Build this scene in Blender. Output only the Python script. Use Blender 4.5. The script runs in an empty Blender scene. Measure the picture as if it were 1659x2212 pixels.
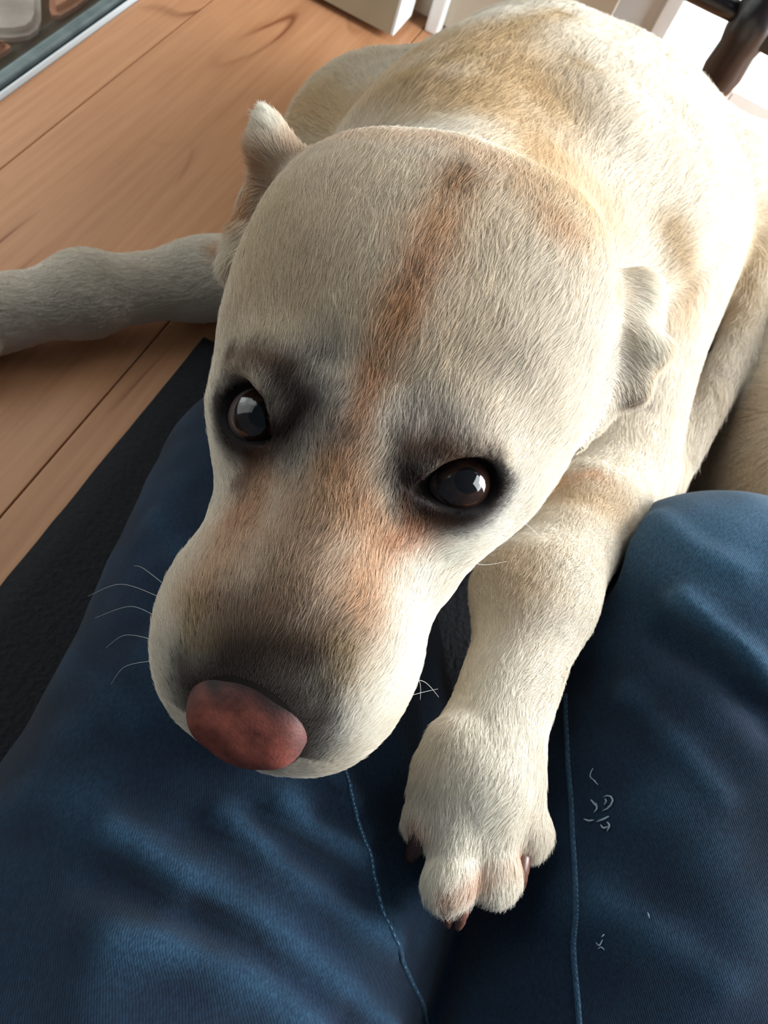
import bpy, bmesh, math, random
import numpy as np
from mathutils import Vector, Matrix
from mathutils.bvhtree import BVHTree

rng = np.random.default_rng(7)
random.seed(7)
C = bpy.context.scene.collection
FUR = 1.0            # hair density factor
GRID = 0.002         # sculpting resolution of the dog

# ------------------------------------------------------------------ camera
F, CX, CY, H = 1790.0, 829.5, 1106.0, 0.52       # focal length in pixels of the 1659x2212 frame, eye height
_n = np.array([-545.0, -1031.0, F]); _n /= np.linalg.norm(_n)
_up = -_n
_f = np.array([0, 0, 1.0])
_y = _f - (_f @ _up) * _up; _y /= np.linalg.norm(_y)
_x = np.cross(_y, _up)
if _x[0] < 0: _x = -_x
BAS = np.array([_x, _y, _up])                     # rows: world x, y, z in (right, up, forward)
CAM = np.array([0, 0, H])
cam = bpy.data.cameras.new('camera'); cam_o = bpy.data.objects.new('camera', cam); C.objects.link(cam_o)
cam.sensor_fit = 'VERTICAL'; cam.sensor_height = 36.0; cam.sensor_width = 27.0
cam.lens = F / 2212 * 36.0
cam.clip_start = 0.01
_m = Matrix.Identity(4)
for i in range(3):
    _m[i][0], _m[i][1], _m[i][2], _m[i][3] = BAS[i][0], BAS[i][1], -BAS[i][2], CAM[i]
cam_o.matrix_world = _m
cam.dof.use_dof = True; cam.dof.focus_distance = 0.30; cam.dof.aperture_fstop = 22.0
bpy.context.scene.camera = cam_o

# ------------------------------------------------------------------ light
scn = bpy.context.scene
scn.view_settings.view_transform = 'Standard'; scn.view_settings.look = 'None'
scn.view_settings.exposure = 0.12; scn.view_settings.gamma = 1.0; scn.view_settings.use_curve_mapping = False
world = bpy.data.worlds.new('world'); scn.world = world; world.use_nodes = True
world.node_tree.nodes['Background'].inputs[0].default_value = (0.62, 0.80, 1.0, 1)
world.node_tree.nodes['Background'].inputs[1].default_value = 0.14

def area(name, loc, target, sx, sy, power, col):
    l = bpy.data.lights.new(name, 'AREA'); l.shape = 'RECTANGLE'; l.size = sx; l.size_y = sy; l.energy = power; l.color = col
    o = bpy.data.objects.new(name, l); C.objects.link(o); o.location = loc
    d = Vector(target) - Vector(loc); o.rotation_euler = d.to_track_quat('-Z', 'Y').to_euler()
    return o
area('window_light', (1.30, 0.98, 0.62), (0.0, 0.42, 0.15), 1.0, 1.1, 88, (0.91, 0.97, 1.0))
area('added_side_light', (1.5, 0.50, 1.25), (0.05, 0.35, 0.2), 1.0, 1.0, 32, (0.92, 0.97, 1.0))  # added light from the right; no window stands there
area('patio_light', (-1.5, 0.55, 1.15), (0.0, 0.3, 0.2), 2.6, 2.0, 25, (0.98, 0.97, 0.95))
area('outdoor_light', (-1.9, 0.9, 2.4), (-0.9, 0.8, 0.0), 1.6, 1.6, 7.5, (0.95, 0.98, 1.0))

# ------------------------------------------------------------------ helpers
def ray(px, py):
    d = np.array([px - CX, -(py - CY), F]); return BAS @ d
def Pz(px, py, z):                                # point of the place that lies at height z
    r = ray(px, py); return CAM + r * ((z - H) / r[2])
def Pd(px, py, d):                                # point of the place at depth d
    return CAM + ray(px, py) * (d / F)
def Py(px, py, y):
    r = ray(px, py); return CAM + r * (y / r[1])

def lin(r, g, b):
    f = lambda c: (c / 255 / 12.92) if c / 255 <= 0.04045 else ((c / 255 + 0.055) / 1.055) ** 2.4
    return np.array([f(r), f(g), f(b)])

def tag(o, label=None, cat=None, group=None, kind=None):
    if label: o['label'] = label
    if cat: o['category'] = cat
    if group: o['group'] = group
    if kind: o['kind'] = kind
    return o
def empty(name, loc=(0, 0, 0)):
    o = bpy.data.objects.new(name, None); C.objects.link(o); o.location = loc; o.empty_display_size = 0.05
    return o
def mesh_obj(name, verts, faces, mat=None, parent=None, smooth=True):
    me = bpy.data.meshes.new(name); me.from_pydata([tuple(map(float, v)) for v in verts], [], faces); me.update()
    if smooth: me.polygons.foreach_set('use_smooth', [True] * len(me.polygons))
    o = bpy.data.objects.new(name, me); C.objects.link(o)
    if mat: me.materials.append(mat)
    if parent:
        o.parent = parent; o.matrix_parent_inverse = Matrix.Translation(parent.location).inverted()
    return o
def bm_obj(name, bm, mat=None, parent=None, smooth=False, bevel=0.0):
    if bevel:
        bmesh.ops.bevel(bm, geom=list(bm.edges), offset=bevel, segments=2, affect='EDGES', profile=0.6)
    me = bpy.data.meshes.new(name); bm.to_mesh(me); bm.free()
    if smooth: me.polygons.foreach_set('use_smooth', [True] * len(me.polygons))
    o = bpy.data.objects.new(name, me); C.objects.link(o)
    if mat: me.materials.append(mat)
    if parent:
        o.parent = parent; o.matrix_parent_inverse = Matrix.Translation(parent.location).inverted()
    return o
def box(bm, x0, x1, y0, y1, z0, z1):
    r = bmesh.ops.create_cube(bm, size=1.0)
    for v in r['verts']:
        v.co = Vector(((x0 + x1) / 2 + v.co.x * (x1 - x0), (y0 + y1) / 2 + v.co.y * (y1 - y0), (z0 + z1) / 2 + v.co.z * (z1 - z0)))
    return r['verts']
def box_obj(name, dims, mat, parent=None, bevel=0.0):
    bm = bmesh.new(); box(bm, *dims); return bm_obj(name, bm, mat, parent, bevel=bevel)
def lathe(name, prof, mat, parent=None, seg=24, M=None):
    vs, fs = [], []
    for r, z in prof:
        for k in range(seg):
            a = 2 * math.pi * k / seg; vs.append((r * math.cos(a), r * math.sin(a), z))
    n = len(prof)
    for i in range(n - 1):
        for k in range(seg):
            fs.append((i * seg + k, i * seg + (k + 1) % seg, (i + 1) * seg + (k + 1) % seg, (i + 1) * seg + k))
    fs.append(tuple(range(seg))[::-1]); fs.append(tuple((n - 1) * seg + k for k in range(seg)))
    if M is not None: vs = [M @ Vector(v) for v in vs]
    return mesh_obj(name, vs, fs, mat, parent)
def tube(pts, rad, seg=8):
    """verts, faces of a tube through pts; rad one number or one per point"""
    pts = [Vector(p) for p in pts]; n = len(pts)
    rad = [rad] * n if np.isscalar(rad) else list(rad)
    vs, fs = [], []; up = Vector((0.13, 0.2, 1)).normalized()
    for i, p in enumerate(pts):
        t = (pts[min(i + 1, n - 1)] - pts[max(i - 1, 0)]).normalized()
        a = t.cross(up).normalized(); b = a.cross(t)
        for k in range(seg):
            an = 2 * math.pi * k / seg; vs.append(p + (a * math.cos(an) + b * math.sin(an)) * rad[i])
    for i in range(n - 1):
        for k in range(seg):
            fs.append((i * seg + k, i * seg + (k + 1) % seg, (i + 1) * seg + (k + 1) % seg, (i + 1) * seg + k))
    fs.append(tuple(range(seg))[::-1]); fs.append(tuple((n - 1) * seg + k for k in range(seg)))
    return vs, fs
def spline(pts, n):
    P = np.array(pts, float); m = len(P); out = []
    for s in np.linspace(0, m - 1 - 1e-9, n):
        i = int(s); t = s - i
        p0, p1, p2, p3 = P[max(i - 1, 0)], P[i], P[min(i + 1, m - 1)], P[min(i + 2, m - 1)]
        out.append(0.5 * (2 * p1 + (p2 - p0) * t + (2 * p0 - 5 * p1 + 4 * p2 - p3) * t * t + (3 * p1 - p0 - 3 * p2 + p3) * t ** 3))
    return np.array(out)

# ---- node materials
def mat_new(name):
    m = bpy.data.materials.new(name); m.use_nodes = True
    nt = m.node_tree; b = nt.nodes['Principled BSDF']
    return m, nt, b
def N(nt, typ, **kw):
    n = nt.nodes.new(typ)
    for k, v in kw.items():
        if k.startswith('i_'): n.inputs[k[2:].replace('_', ' ')].default_value = v
        else: setattr(n, k, v)
    return n
def ramp(nt, stops, interp='LINEAR'):
    r = nt.nodes.new('ShaderNodeValToRGB'); r.color_ramp.interpolation = interp
    el = r.color_ramp.elements
    while len(el) < len(stops): el.new(0.5)
    for e, (p, c) in zip(el, stops):
        e.position = p; e.color = (*c, 1)
    return r
def plain(name, col, rough=0.5, metal=0.0, **kw):
    m, nt, b = mat_new(name); b.inputs['Base Color'].default_value = (*col, 1); b.inputs['Roughness'].default_value = rough; b.inputs['Metallic'].default_value = metal
    for k, v in kw.items(): b.inputs[k.replace('_', ' ')].default_value = v
    return m
def mottled(name, c0, c1, scale, rough=0.5, bump=0.0, stretch=(1, 1, 1), detail=4.0, metal=0.0):
    m, nt, b = mat_new(name); L = nt.links
    tc = N(nt, 'ShaderNodeTexCoord'); mp = N(nt, 'ShaderNodeMapping'); mp.inputs['Scale'].default_value = stretch
    no = N(nt, 'ShaderNodeTexNoise', i_Scale=scale, i_Detail=detail)
    r = ramp(nt, [(0.3, c0), (0.7, c1)])
    L.new(tc.outputs['Object'], mp.inputs[0]); L.new(mp.outputs[0], no.inputs['Vector']); L.new(no.outputs['Fac'], r.inputs[0]); L.new(r.outputs[0], b.inputs['Base Color'])
    b.inputs['Roughness'].default_value = rough; b.inputs['Metallic'].default_value = metal
    if bump:
        bp = N(nt, 'ShaderNodeBump', i_Strength=bump, i_Distance=0.002); L.new(no.outputs['Fac'], bp.inputs['Height']); L.new(bp.outputs[0], b.inputs['Normal'])
    return m

# ---- sculpting with distance fields
def seg_t(p, a, b):
    ab = b - a; t = ((p - a) @ ab) / (ab @ ab); t = np.clip(t, 0, 1)
    return t, np.linalg.norm(p - (a + t[..., None] * ab), axis=-1)
class Prim:
    def __init__(s, kind, k, **kw):
        s.kind, s.k = kind, k; s.sub = kw.pop('sub', False); s.info = kw.pop('info', {}); s.__dict__.update(kw)
    def box(s):
        if s.kind == 'pl': return s.P.min(0) - s.r.max(), s.P.max(0) + s.r.max()
        if s.kind == 'rc':
            r = max(s.ra, s.rb); P = np.array([s.a, s.b]); return P.min(0) - r, P.max(0) + r
        ext = np.sqrt(((s.R * s.r[None, :]) ** 2).sum(1)); return s.c - ext, s.c + ext
    def d(s, p):
        if s.kind == 'pl':
            o = None
            for i in range(len(s.P) - 1):
                t, q = seg_t(p, s.P[i], s.P[i + 1]); q = q - (s.r[i] + (s.r[i + 1] - s.r[i]) * t); o = q if o is None else np.minimum(o, q)
            return o
        if s.kind == 'rc':
            t, q = seg_t(p, s.a, s.b); return q - (s.ra + (s.rb - s.ra) * t)
        q = (p - s.c) @ s.R
        k0 = np.linalg.norm(q / s.r, axis=-1); k1 = np.linalg.norm(q / (s.r ** 2), axis=-1) + 1e-9
        return k0 * (k0 - 1) / k1
def RC(a, b, ra, rb, k=0.02, **kw): return Prim('rc', k, a=np.array(a, float), b=np.array(b, float), ra=ra, rb=rb, **kw)
def PL(P, r, k=0.02, **kw): return Prim('pl', k, P=np.array(P, float), r=np.array(r, float) * np.ones(len(P)), **kw)
def EL(c, r, R=None, k=0.02, **kw): return Prim('el', k, c=np.array(c, float), r=np.array(r, float) * np.ones(3), R=np.eye(3) if R is None else R, **kw)
def frame(y, zhint=(0, 0, 1)):
    """rotation whose second column is y and whose third leans to zhint"""
    y = np.array(y, float); y /= np.linalg.norm(y); z = np.array(zhint, float); z -= (z @ y) * y; z /= np.linalg.norm(z)
    return np.stack([np.cross(y, z), y, z], 1)
def sculpt(prims, lo, hi, h, smooth=2, erode=0.0):
    lo = np.array(lo); n = np.ceil((np.array(hi) - lo) / h).astype(int) + 1
    fld = np.full(n, 0.06, np.float32)
    ax = [lo[i] + h * np.arange(n[i]) for i in range(3)]
    for pr in prims:
        b0, b1 = pr.box(); mg = 0.012 + pr.k
        i0 = np.clip(np.floor((b0 - mg - lo) / h).astype(int), 0, n); i1 = np.clip(np.ceil((b1 + mg - lo) / h).astype(int) + 1, 0, n)
        if np.any(i1 <= i0): continue
        sl = tuple(slice(i0[i], i1[i]) for i in range(3))
        g = np.stack(np.meshgrid(*[ax[i][i0[i]:i1[i]] for i in range(3)], indexing='ij'), -1)
        d = pr.d(g).astype(np.float32); f = fld[sl]; k = pr.k
        if pr.sub:
            d = -d; hh = np.clip(0.5 - 0.5 * (f - d) / k, 0, 1); fld[sl] = f * (1 - hh) + d * hh + k * hh * (1 - hh)
        else:
            hh = np.clip(0.5 + 0.5 * (d - f) / k, 0, 1); fld[sl] = d * (1 - hh) + f * hh - k * hh * (1 - hh)
    # surface nets
    if erode: fld += np.float32(erode)
    ins = fld < 0
    cells = np.zeros(n - 1, bool); allin = np.ones(n - 1, bool)
    for dx in (0, 1):
        for dy in (0, 1):
            for dz in (0, 1):
                s = ins[dx:n[0] - 1 + dx, dy:n[1] - 1 + dy, dz:n[2] - 1 + dz]; cells |= s; allin &= s
    cells &= ~allin
    idx = np.full(n - 1, -1, np.int64); ci = np.argwhere(cells); idx[cells] = np.arange(len(ci))
    acc = np.zeros((len(ci), 3)); cnt = np.zeros(len(ci))
    offs = [np.array(o) for o in np.ndindex(2, 2, 2)]
    for o in offs:
        for a in range(3):
            if o[a]: continue
            q = o.copy(); q[a] = 1
            f0 = fld[tuple((ci + o).T)]; f1 = fld[tuple((ci + q).T)]
            m = (f0 < 0) != (f1 < 0)
            t = f0[m] / (f0[m] - f1[m]); pt = np.repeat(o[None].astype(float), m.sum(), 0); pt[:, a] += t
            acc[m] += pt; cnt[m] += 1
    V = lo + h * (ci + acc / cnt[:, None])
    quads = []
    for a in range(3):
        b, c = (a + 1) % 3, (a + 2) % 3
        sl0 = [slice(None)] * 3; sl1 = [slice(None)] * 3; sl0[a] = slice(0, n[a] - 1); sl1[a] = slice(1, n[a])
        e = ins[tuple(sl0)] != ins[tuple(sl1)]; p = np.argwhere(e)
        ok = (p[:, b] > 0) & (p[:, c] > 0) & (p[:, b] < n[b] - 1) & (p[:, c] < n[c] - 1); p = p[ok]
        flip = ins[tuple(sl0)][tuple(p.T)]
        def at(db, dc):
            q = p.copy(); q[:, b] -= db; q[:, c] -= dc; return idx[tuple(q.T)]
        q = np.stack([at(1, 1), at(0, 1), at(0, 0), at(1, 0)], 1)
        q[~flip] = q[~flip][:, ::-1]; quads.append(q)
    Q = np.concatenate(quads); Q = Q[(Q >= 0).all(1)]
    E_ = np.concatenate([Q[:, [0, 1]], Q[:, [1, 2]], Q[:, [2, 3]], Q[:, [3, 0]]])
    for _ in range(smooth):
        s = np.zeros_like(V); w = np.zeros(len(V))
        for i, j in ((0, 1), (1, 0)):
            np.add.at(s, E_[:, i], V[E_[:, j]]); np.add.at(w, E_[:, i], 1)
        V = 0.5 * V + 0.5 * s / np.maximum(w, 1)[:, None]
    return V, Q
def largest(V, Q):
    """keep the largest connected piece"""
    lab = np.arange(len(V))
    for _ in range(4000):
        m = lab[Q].min(1); new = lab.copy()
        for c in range(4): np.minimum.at(new, Q[:, c], m)
        new = new[new]
        if (new == lab).all(): break
        lab = new
    keep = np.argmax(np.bincount(lab)); vm = lab == keep
    re = np.cumsum(vm) - 1; return V[vm], re[Q[vm[Q[:, 0]]]]
def np_mesh(name, V, Q, mat, parent=None):
    me = bpy.data.meshes.new(name); me.vertices.add(len(V)); me.vertices.foreach_set('co', V.astype(np.float32).ravel())
    me.loops.add(Q.size); me.loops.foreach_set('vertex_index', Q.astype(np.int32).ravel())
    me.polygons.add(len(Q)); me.polygons.foreach_set('loop_start', np.arange(0, Q.size, Q.shape[1], dtype=np.int32))
    me.update(calc_edges=True); me.polygons.foreach_set('use_smooth', np.ones(len(Q), bool))
    o = bpy.data.objects.new(name, me); C.objects.link(o)
    if mat: me.materials.append(mat)
    if parent:
        o.parent = parent; o.matrix_parent_inverse = Matrix.Translation(parent.location).inverted()
    return o
def vnormals(V, Q):
    nf = np.cross(V[Q[:, 2]] - V[Q[:, 0]], V[Q[:, 3 % Q.shape[1]]] - V[Q[:, 1]]); nv = np.zeros_like(V)
    for c in range(Q.shape[1]): np.add.at(nv, Q[:, c], nf)
    return nv / (np.linalg.norm(nv, axis=1, keepdims=True) + 1e-12)
def wob(p, s, seed=0):
    """smooth pseudo-noise in -1..1 at wavelength s"""
    r = np.random.default_rng(seed); o = np.zeros(len(p))
    for _ in range(6):
        k = r.normal(size=3); k /= np.linalg.norm(k); o += np.sin(p @ k * (2 * np.pi / s) * r.uniform(0.6, 1.5) + r.uniform(0, 6.28))
    return o / 3.0
def set_col(me, name, col):
    a = me.attributes.new(name, 'FLOAT_COLOR', 'POINT'); a.data.foreach_set('color', np.concatenate([col, np.ones((len(col), 1))], 1).astype(np.float32).ravel())

# ------------------------------------------------------------------ floor of wide boards
wood, nt, b = mat_new('floor_wood'); L = nt.links
tc = N(nt, 'ShaderNodeTexCoord'); oi = N(nt, 'ShaderNodeObjectInfo'); ad = N(nt, 'ShaderNodeVectorMath', operation='MULTIPLY_ADD')
ad.inputs[1].default_value = (7.3, 3.1, 0); L.new(oi.outputs['Random'], ad.inputs[0]); L.new(tc.outputs['Object'], ad.inputs[2])
mp = N(nt, 'ShaderNodeMapping'); mp.inputs['Scale'].default_value = (1.0, 0.16, 1.0); L.new(ad.outputs[0], mp.inputs[0])
big = N(nt, 'ShaderNodeTexNoise', i_Scale=7.0, i_Detail=2.0, i_Distortion=0.6); L.new(mp.outputs[0], big.inputs['Vector'])
rg = N(nt, 'ShaderNodeMath', operation='MULTIPLY'); rg.inputs[1].default_value = 9.0; L.new(big.outputs['Fac'], rg.inputs[0])
fr = N(nt, 'ShaderNodeMath', operation='FRACT'); L.new(rg.outputs[0], fr.inputs[0])
line = ramp(nt, [(0.0, (1, 1, 1)), (0.07, (0.25, 0.25, 0.25)), (0.2, (0, 0, 0)), (0.93, (0, 0, 0)), (1.0, (1, 1, 1))]); L.new(fr.outputs[0], line.inputs[0])
mk = N(nt, 'ShaderNodeTexNoise', i_Scale=5.0, i_Detail=1.0); L.new(ad.outputs[0], mk.inputs['Vector'])
mr_ = ramp(nt, [(0.48, (0, 0, 0)), (0.62, (1, 1, 1))]); L.new(mk.outputs['Fac'], mr_.inputs[0])
lm = N(nt, 'ShaderNodeMath', operation='MULTIPLY'); L.new(line.outputs[0], lm.inputs[0]); L.new(mr_.outputs[0], lm.inputs[1])
mp2 = N(nt, 'ShaderNodeMapping'); mp2.inputs['Scale'].default_value = (60, 2.5, 1); L.new(ad.outputs[0], mp2.inputs[0])
fine = N(nt, 'ShaderNodeTexNoise', i_Scale=3.0, i_Detail=5.0); L.new(mp2.outputs[0], fine.inputs['Vector'])
c1 = ramp(nt, [(0.3, lin(178, 126, 90)), (0.7, lin(194, 142, 104))]); L.new(fine.outputs['Fac'], c1.inputs[0])
c2 = ramp(nt, [(0.3, (0.90, 0.86, 0.82)), (0.7, (1.05, 1.04, 1.02))]); L.new(big.outputs['Fac'], c2.inputs[0])
mm = N(nt, 'ShaderNodeMix', data_type='RGBA', blend_type='MULTIPLY'); mm.inputs['Factor'].default_value = 1.0; L.new(c1.outputs[0], mm.inputs['A']); L.new(c2.outputs[0], mm.inputs['B'])
m2 = N(nt, 'ShaderNodeMix', data_type='RGBA'); L.new(lm.outputs[0], m2.inputs['Factor']); L.new(mm.outputs['Result'], m2.inputs['A']); m2.inputs['B'].default_value = (*lin(120, 66, 38), 1)
L.new(m2.outputs['Result'], b.inputs['Base Color']); b.inputs['Roughness'].default_value = 0.42; b.inputs['Specular IOR Level'].default_value = 0.35
seam_m = plain('board_gap', lin(52, 26, 14), 0.8)
XA, XB, XE, XT = -0.4145, -0.2205, -0.1885, -0.4665
floor = box_obj('floor', (XT, 1.6, -1.0, 1.75, -0.030, -0.0042), seam_m); tag(floor, kind='structure')
xs = [XT + 0.0005, XA] + [XA + 0.194 * i for i in range(1, 11)]
for x0, x1 in zip(xs, xs[1:]):
    y = -1.0 + (0.0 if x0 < XA - 0.01 else rng.uniform(-1.2, -0.2))
    cuts = [-1.0, 1.75] if x0 < XB else [-1.0, rng.uniform(-0.4, 0.25), 1.75]
    for y0, y1 in zip(cuts, cuts[1:]):
        p = box_obj('plank', (-(x1 - x0) / 2 + 0.0006, (x1 - x0) / 2 - 0.0006, -(y1 - y0) / 2 + 0.0005, (y1 - y0) / 2 - 0.0005, -0.0042, 0.0), wood, bevel=0.0008)
        p.location = ((x0 + x1) / 2, (y0 + y1) / 2, 0); p.parent = floor
# ------------------------------------------------------------------ sliding door to the patio
alu = plain('bright_aluminium', lin(206, 214, 216), 0.35)
grey_alu = mottled('grey_aluminium', lin(112, 120, 122), lin(138, 146, 146), 60, 0.45, metal=0.6)
dark_rub = plain('dark_rubber', lin(38, 42, 44), 0.6)
dirt = mottled('threshold_dirt', lin(34, 38, 34), lin(66, 68, 58), 70, 0.9, bump=0.6)
door = empty('door_2', (XT, 0.5, 0)); tag(door, kind='structure')
xr = [Pz(0, v, 0.004)[0] for v in (205, 200, 185, 157, 128, 100)]
box_obj('threshold_edge', (xr[1], XT, -1.0, 1.75, -0.01, 0.005), alu, door, bevel=0.001)
box_obj('rail_gap', (xr[2], xr[1], -1.0, 1.75, -0.02, 0.000), dark_rub, door)
box_obj('sash_rail', (xr[3], xr[2], -1.0, 1.75, -0.02, 0.006), grey_alu, door, bevel=0.0015)
box_obj('outer_track', (xr[4], xr[3], -1.0, 1.75, -0.04, -0.004), dirt, door)
glass, nt, b = mat_new('door_glass'); nt.nodes.remove(b)
tb = N(nt, 'ShaderNodeBsdfTransparent'); tb.inputs[0].default_value = (0.93, 0.96, 0.95, 1); gl = N(nt, 'ShaderNodeBsdfGlossy', i_Roughness=0.03); lw0 = N(nt, 'ShaderNodeLayerWeight', i_Blend=0.5); pw_ = N(nt, 'ShaderNodeMath', operation='POWER'); pw_.inputs[1].default_value = 4.0; nt.links.new(lw0.outputs['Facing'], pw_.inputs[0]); lw = N(nt, 'ShaderNodeMath', operation='MULTIPLY_ADD'); lw.inputs[1].default_value = 0.5; lw.inputs[2].default_value = 0.04; nt.links.new(pw_.outputs[0], lw.inputs[0]); mx = N(nt, 'ShaderNodeMixShader')
nt.links.new(lw.outputs[0], mx.inputs[0]); nt.links.new(tb.outputs[0], mx.inputs[1]); nt.links.new(gl.outputs[0], mx.inputs[2]); nt.links.new(mx.outputs[0], nt.nodes['Material Output'].inputs['Surface'])
xg = (xr[2] + xr[3]) / 2
box_obj('pane', (xg - 0.003, xg + 0.003, -1.0, 1.75, 0.006, 2.1), glass, door)
earth = mottled('mossy_joint', lin(30, 32, 24), lin(56, 54, 40), 50, 0.95, bump=0.5)
patio = box_obj('ground', (-3.0, xr[4], -1.5, 2.2, -0.09, -0.035), earth); tag(patio, kind='structure')
def flag(poly, col, z=-0.024):
    bm = bmesh.new(); pts = [Pz(x, y, z) for x, y in poly]
    top = [bm.verts.new(p) for p in pts]; bm.faces.new(top)
    ex = bmesh.ops.extrude_face_region(bm, geom=bm.faces[:]); vs = [v for v in ex['geom'] if isinstance(v, bmesh.types.BMVert)]
    for v in top: v.co.z -= 0.03
    bmesh.ops.recalc_face_normals(bm, faces=bm.faces)
    up = [e for e in bm.edges if all(v in vs for v in e.verts)]
    bmesh.ops.bevel(bm, geom=up, offset=0.006, segments=2, affect='EDGES')
    return bm_obj('flagstone', bm, col, patio)
st1 = mottled('grey_stone', lin(140, 128, 122), lin(176, 164, 156), 30, 0.85, bump=0.4)
st2 = mottled('red_stone', lin(150, 96, 76), lin(176, 122, 98), 30, 0.85, bump=0.4)
flag([(-150, -80), (84, -80), (88, 30), (80, 50), (62, 63), (30, 68), (-10, 68), (-150, 62)], st1)
flag([(104, -90), (240, -100), (200, -30), (162, 2), (130, 20), (112, 20), (106, 8)], st2)
flag([(-160, 80), (-20, 80), (14, 82), (22, 88), (10, 97), (-60, 138), (-160, 170)], st2)
flag([(260, -110), (420, -200), (330, -110), (250, -60), (225, -50)], st1)
flag([(-330, -80), (-170, -80), (-172, 80), (-330, 80)], st2)
flag([(-330, 100), (-180, 96), (-180, 190), (-300, 250), (-340, 240)], st1)
for gi in range(5):                               # the paving goes on beyond the frame
    for gj in range(-5, 7):
        cx_, cy_ = -0.88 - gi * 0.165, 0.60 + gj * 0.150 + (gi % 2) * 0.06
        pts = [(cx_ + sx * (0.073 + rng.uniform(-.008, .004)), cy_ + sy * (0.066 + rng.uniform(-.008, .004))) for sx, sy in ((-1, -1), (1, -1), (1, 1), (-1, 1))]
        bm = bmesh.new(); lo_ = [bm.verts.new((x, y, -0.05)) for x, y in pts]; hi_ = [bm.verts.new((x, y, -0.024 + rng.uniform(-.002, .002))) for x, y in pts]
        bm.faces.new(hi_); [bm.faces.new((lo_[k], lo_[(k + 1) % 4], hi_[(k + 1) % 4], hi_[k])) for k in range(4)]
        bmesh.ops.bevel(bm, geom=[e for e in bm.edges if all(v in hi_ for v in e.verts)], offset=0.006, segments=1, affect='EDGES')
        bm_obj('flagstone', bm, st1 if rng.random() < 0.55 else st2, patio)
# ------------------------------------------------------------------ door leaf and wall behind the dog
beige = mottled('beige_paint', lin(160, 148, 124), lin(170, 158, 134), 20, 0.55)
white = mottled('white_paint', lin(222, 226, 226), lin(232, 234, 232), 12, 0.4)
cream_p = mottled('cream_panel', lin(196, 188, 170), lin(206, 200, 184), 14, 0.5)
cool = mottled('pale_blue_panel', lin(206, 216, 220), lin(216, 224, 226), 10, 0.5)
YK = Pz(845, 83, 0.006)[1]; XK = Pz(848, 83, 0.006)[0]
d1 = box_obj('door_1', (-0.44, XK - 0.004, YK, YK + 0.035, 0.009, 2.0), beige); tag(d1, kind='structure')
box_obj('edge_strip', (XK - 0.004, XK, YK, YK + 0.055, 0.009, 2.0), white, d1, bevel=0.0008)
YW = 1.125
t1 = box_obj('trim_1', (Py(926, 30, YK + 0.055)[0], Py(958, 30, YK + 0.055)[0], YK + 0.055, YK + 0.075, 0, 2.0), white, bevel=0.003); tag(t1, kind='structure')
YC = YK + 0.076
xs_ = Py(1338, 0, YC)[0]; xw = Py(1440, 0, YW)[0]
cab = empty('cabinet', (-0.15, YC, 0)); tag(cab, 'cream low cabinet behind the dog beside the white door trim', 'cabinet')
box_obj('side_panel', (-0.30, -0.28, YC, YC + 0.07, 0, 0.60), cream_p, cab); box_obj('cabinet_top', (-0.30, xs_, YC - 0.004, YC + 0.07, 0.60, 0.615), cream_p, cab)
box_obj('cabinet_door', (-0.279, xs_, YC, YC + 0.016, 0.005, 0.598), cream_p, cab, bevel=0.0012)
wp_ = box_obj('wall_back', (xs_ - 0.9, xw, YW, YW + 0.06, 0, 2.0), cool); tag(wp_, kind='structure')
# tall window beside the table, full of daylight
sky_m, nt, b = mat_new('daylight_pane'); em = N(nt, 'ShaderNodeEmission', i_Strength=3.0); em.inputs[0].default_value = (0.94, 0.99, 1, 1); nt.links.new(em.outputs[0], nt.nodes['Material Output'].inputs['Surface'])
w1 = empty('window_1', (xw, YW, 0)); tag(w1, kind='structure')
box_obj('window_frame', (xw, xw + 0.02, YW - 0.005, YW + 0.06, 0, 2.0), white, w1, bevel=0.002)
box_obj('pane', (xw + 0.02, 1.2, YW + 0.02, YW + 0.026, 0.02, 2.0), sky_m, w1)
box_obj('sill', (xw + 0.02, 1.2, YW - 0.005, YW + 0.05, 0, 0.02), white, w1)
# ------------------------------------------------------------------ dark rug
rug_m = mottled('rug_pile', lin(7, 8, 12), lin(20, 20, 26), 260, 0.95, bump=0.8)
bm = bmesh.new(); nx, ny = 60, 90; X0, X1, Y0, Y1 = XE, 0.95, -0.95, 0.40
grid = [[bm.verts.new((X0 + (X1 - X0) * i / nx, Y0 + (Y1 - Y0) * j / ny, 0.008 + rng.uniform(-.0008, .0008))) for j in range(ny + 1)] for i in range(nx + 1)]
for i in range(nx):
    for j in range(ny): bm.faces.new((grid[i][j], grid[i + 1][j], grid[i + 1][j + 1], grid[i][j + 1]))
ex = bmesh.ops.extrude_edge_only(bm, edges=[e for e in bm.edges if e.is_boundary])
for v in [g for g in ex['geom'] if isinstance(g, bmesh.types.BMVert)]: v.co.z = 0.0003
rug = bm_obj('rug', bm, rug_m, smooth=True); tag(rug, 'near-black rug on the wooden floor beneath the jeans legs', 'rug')
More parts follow.
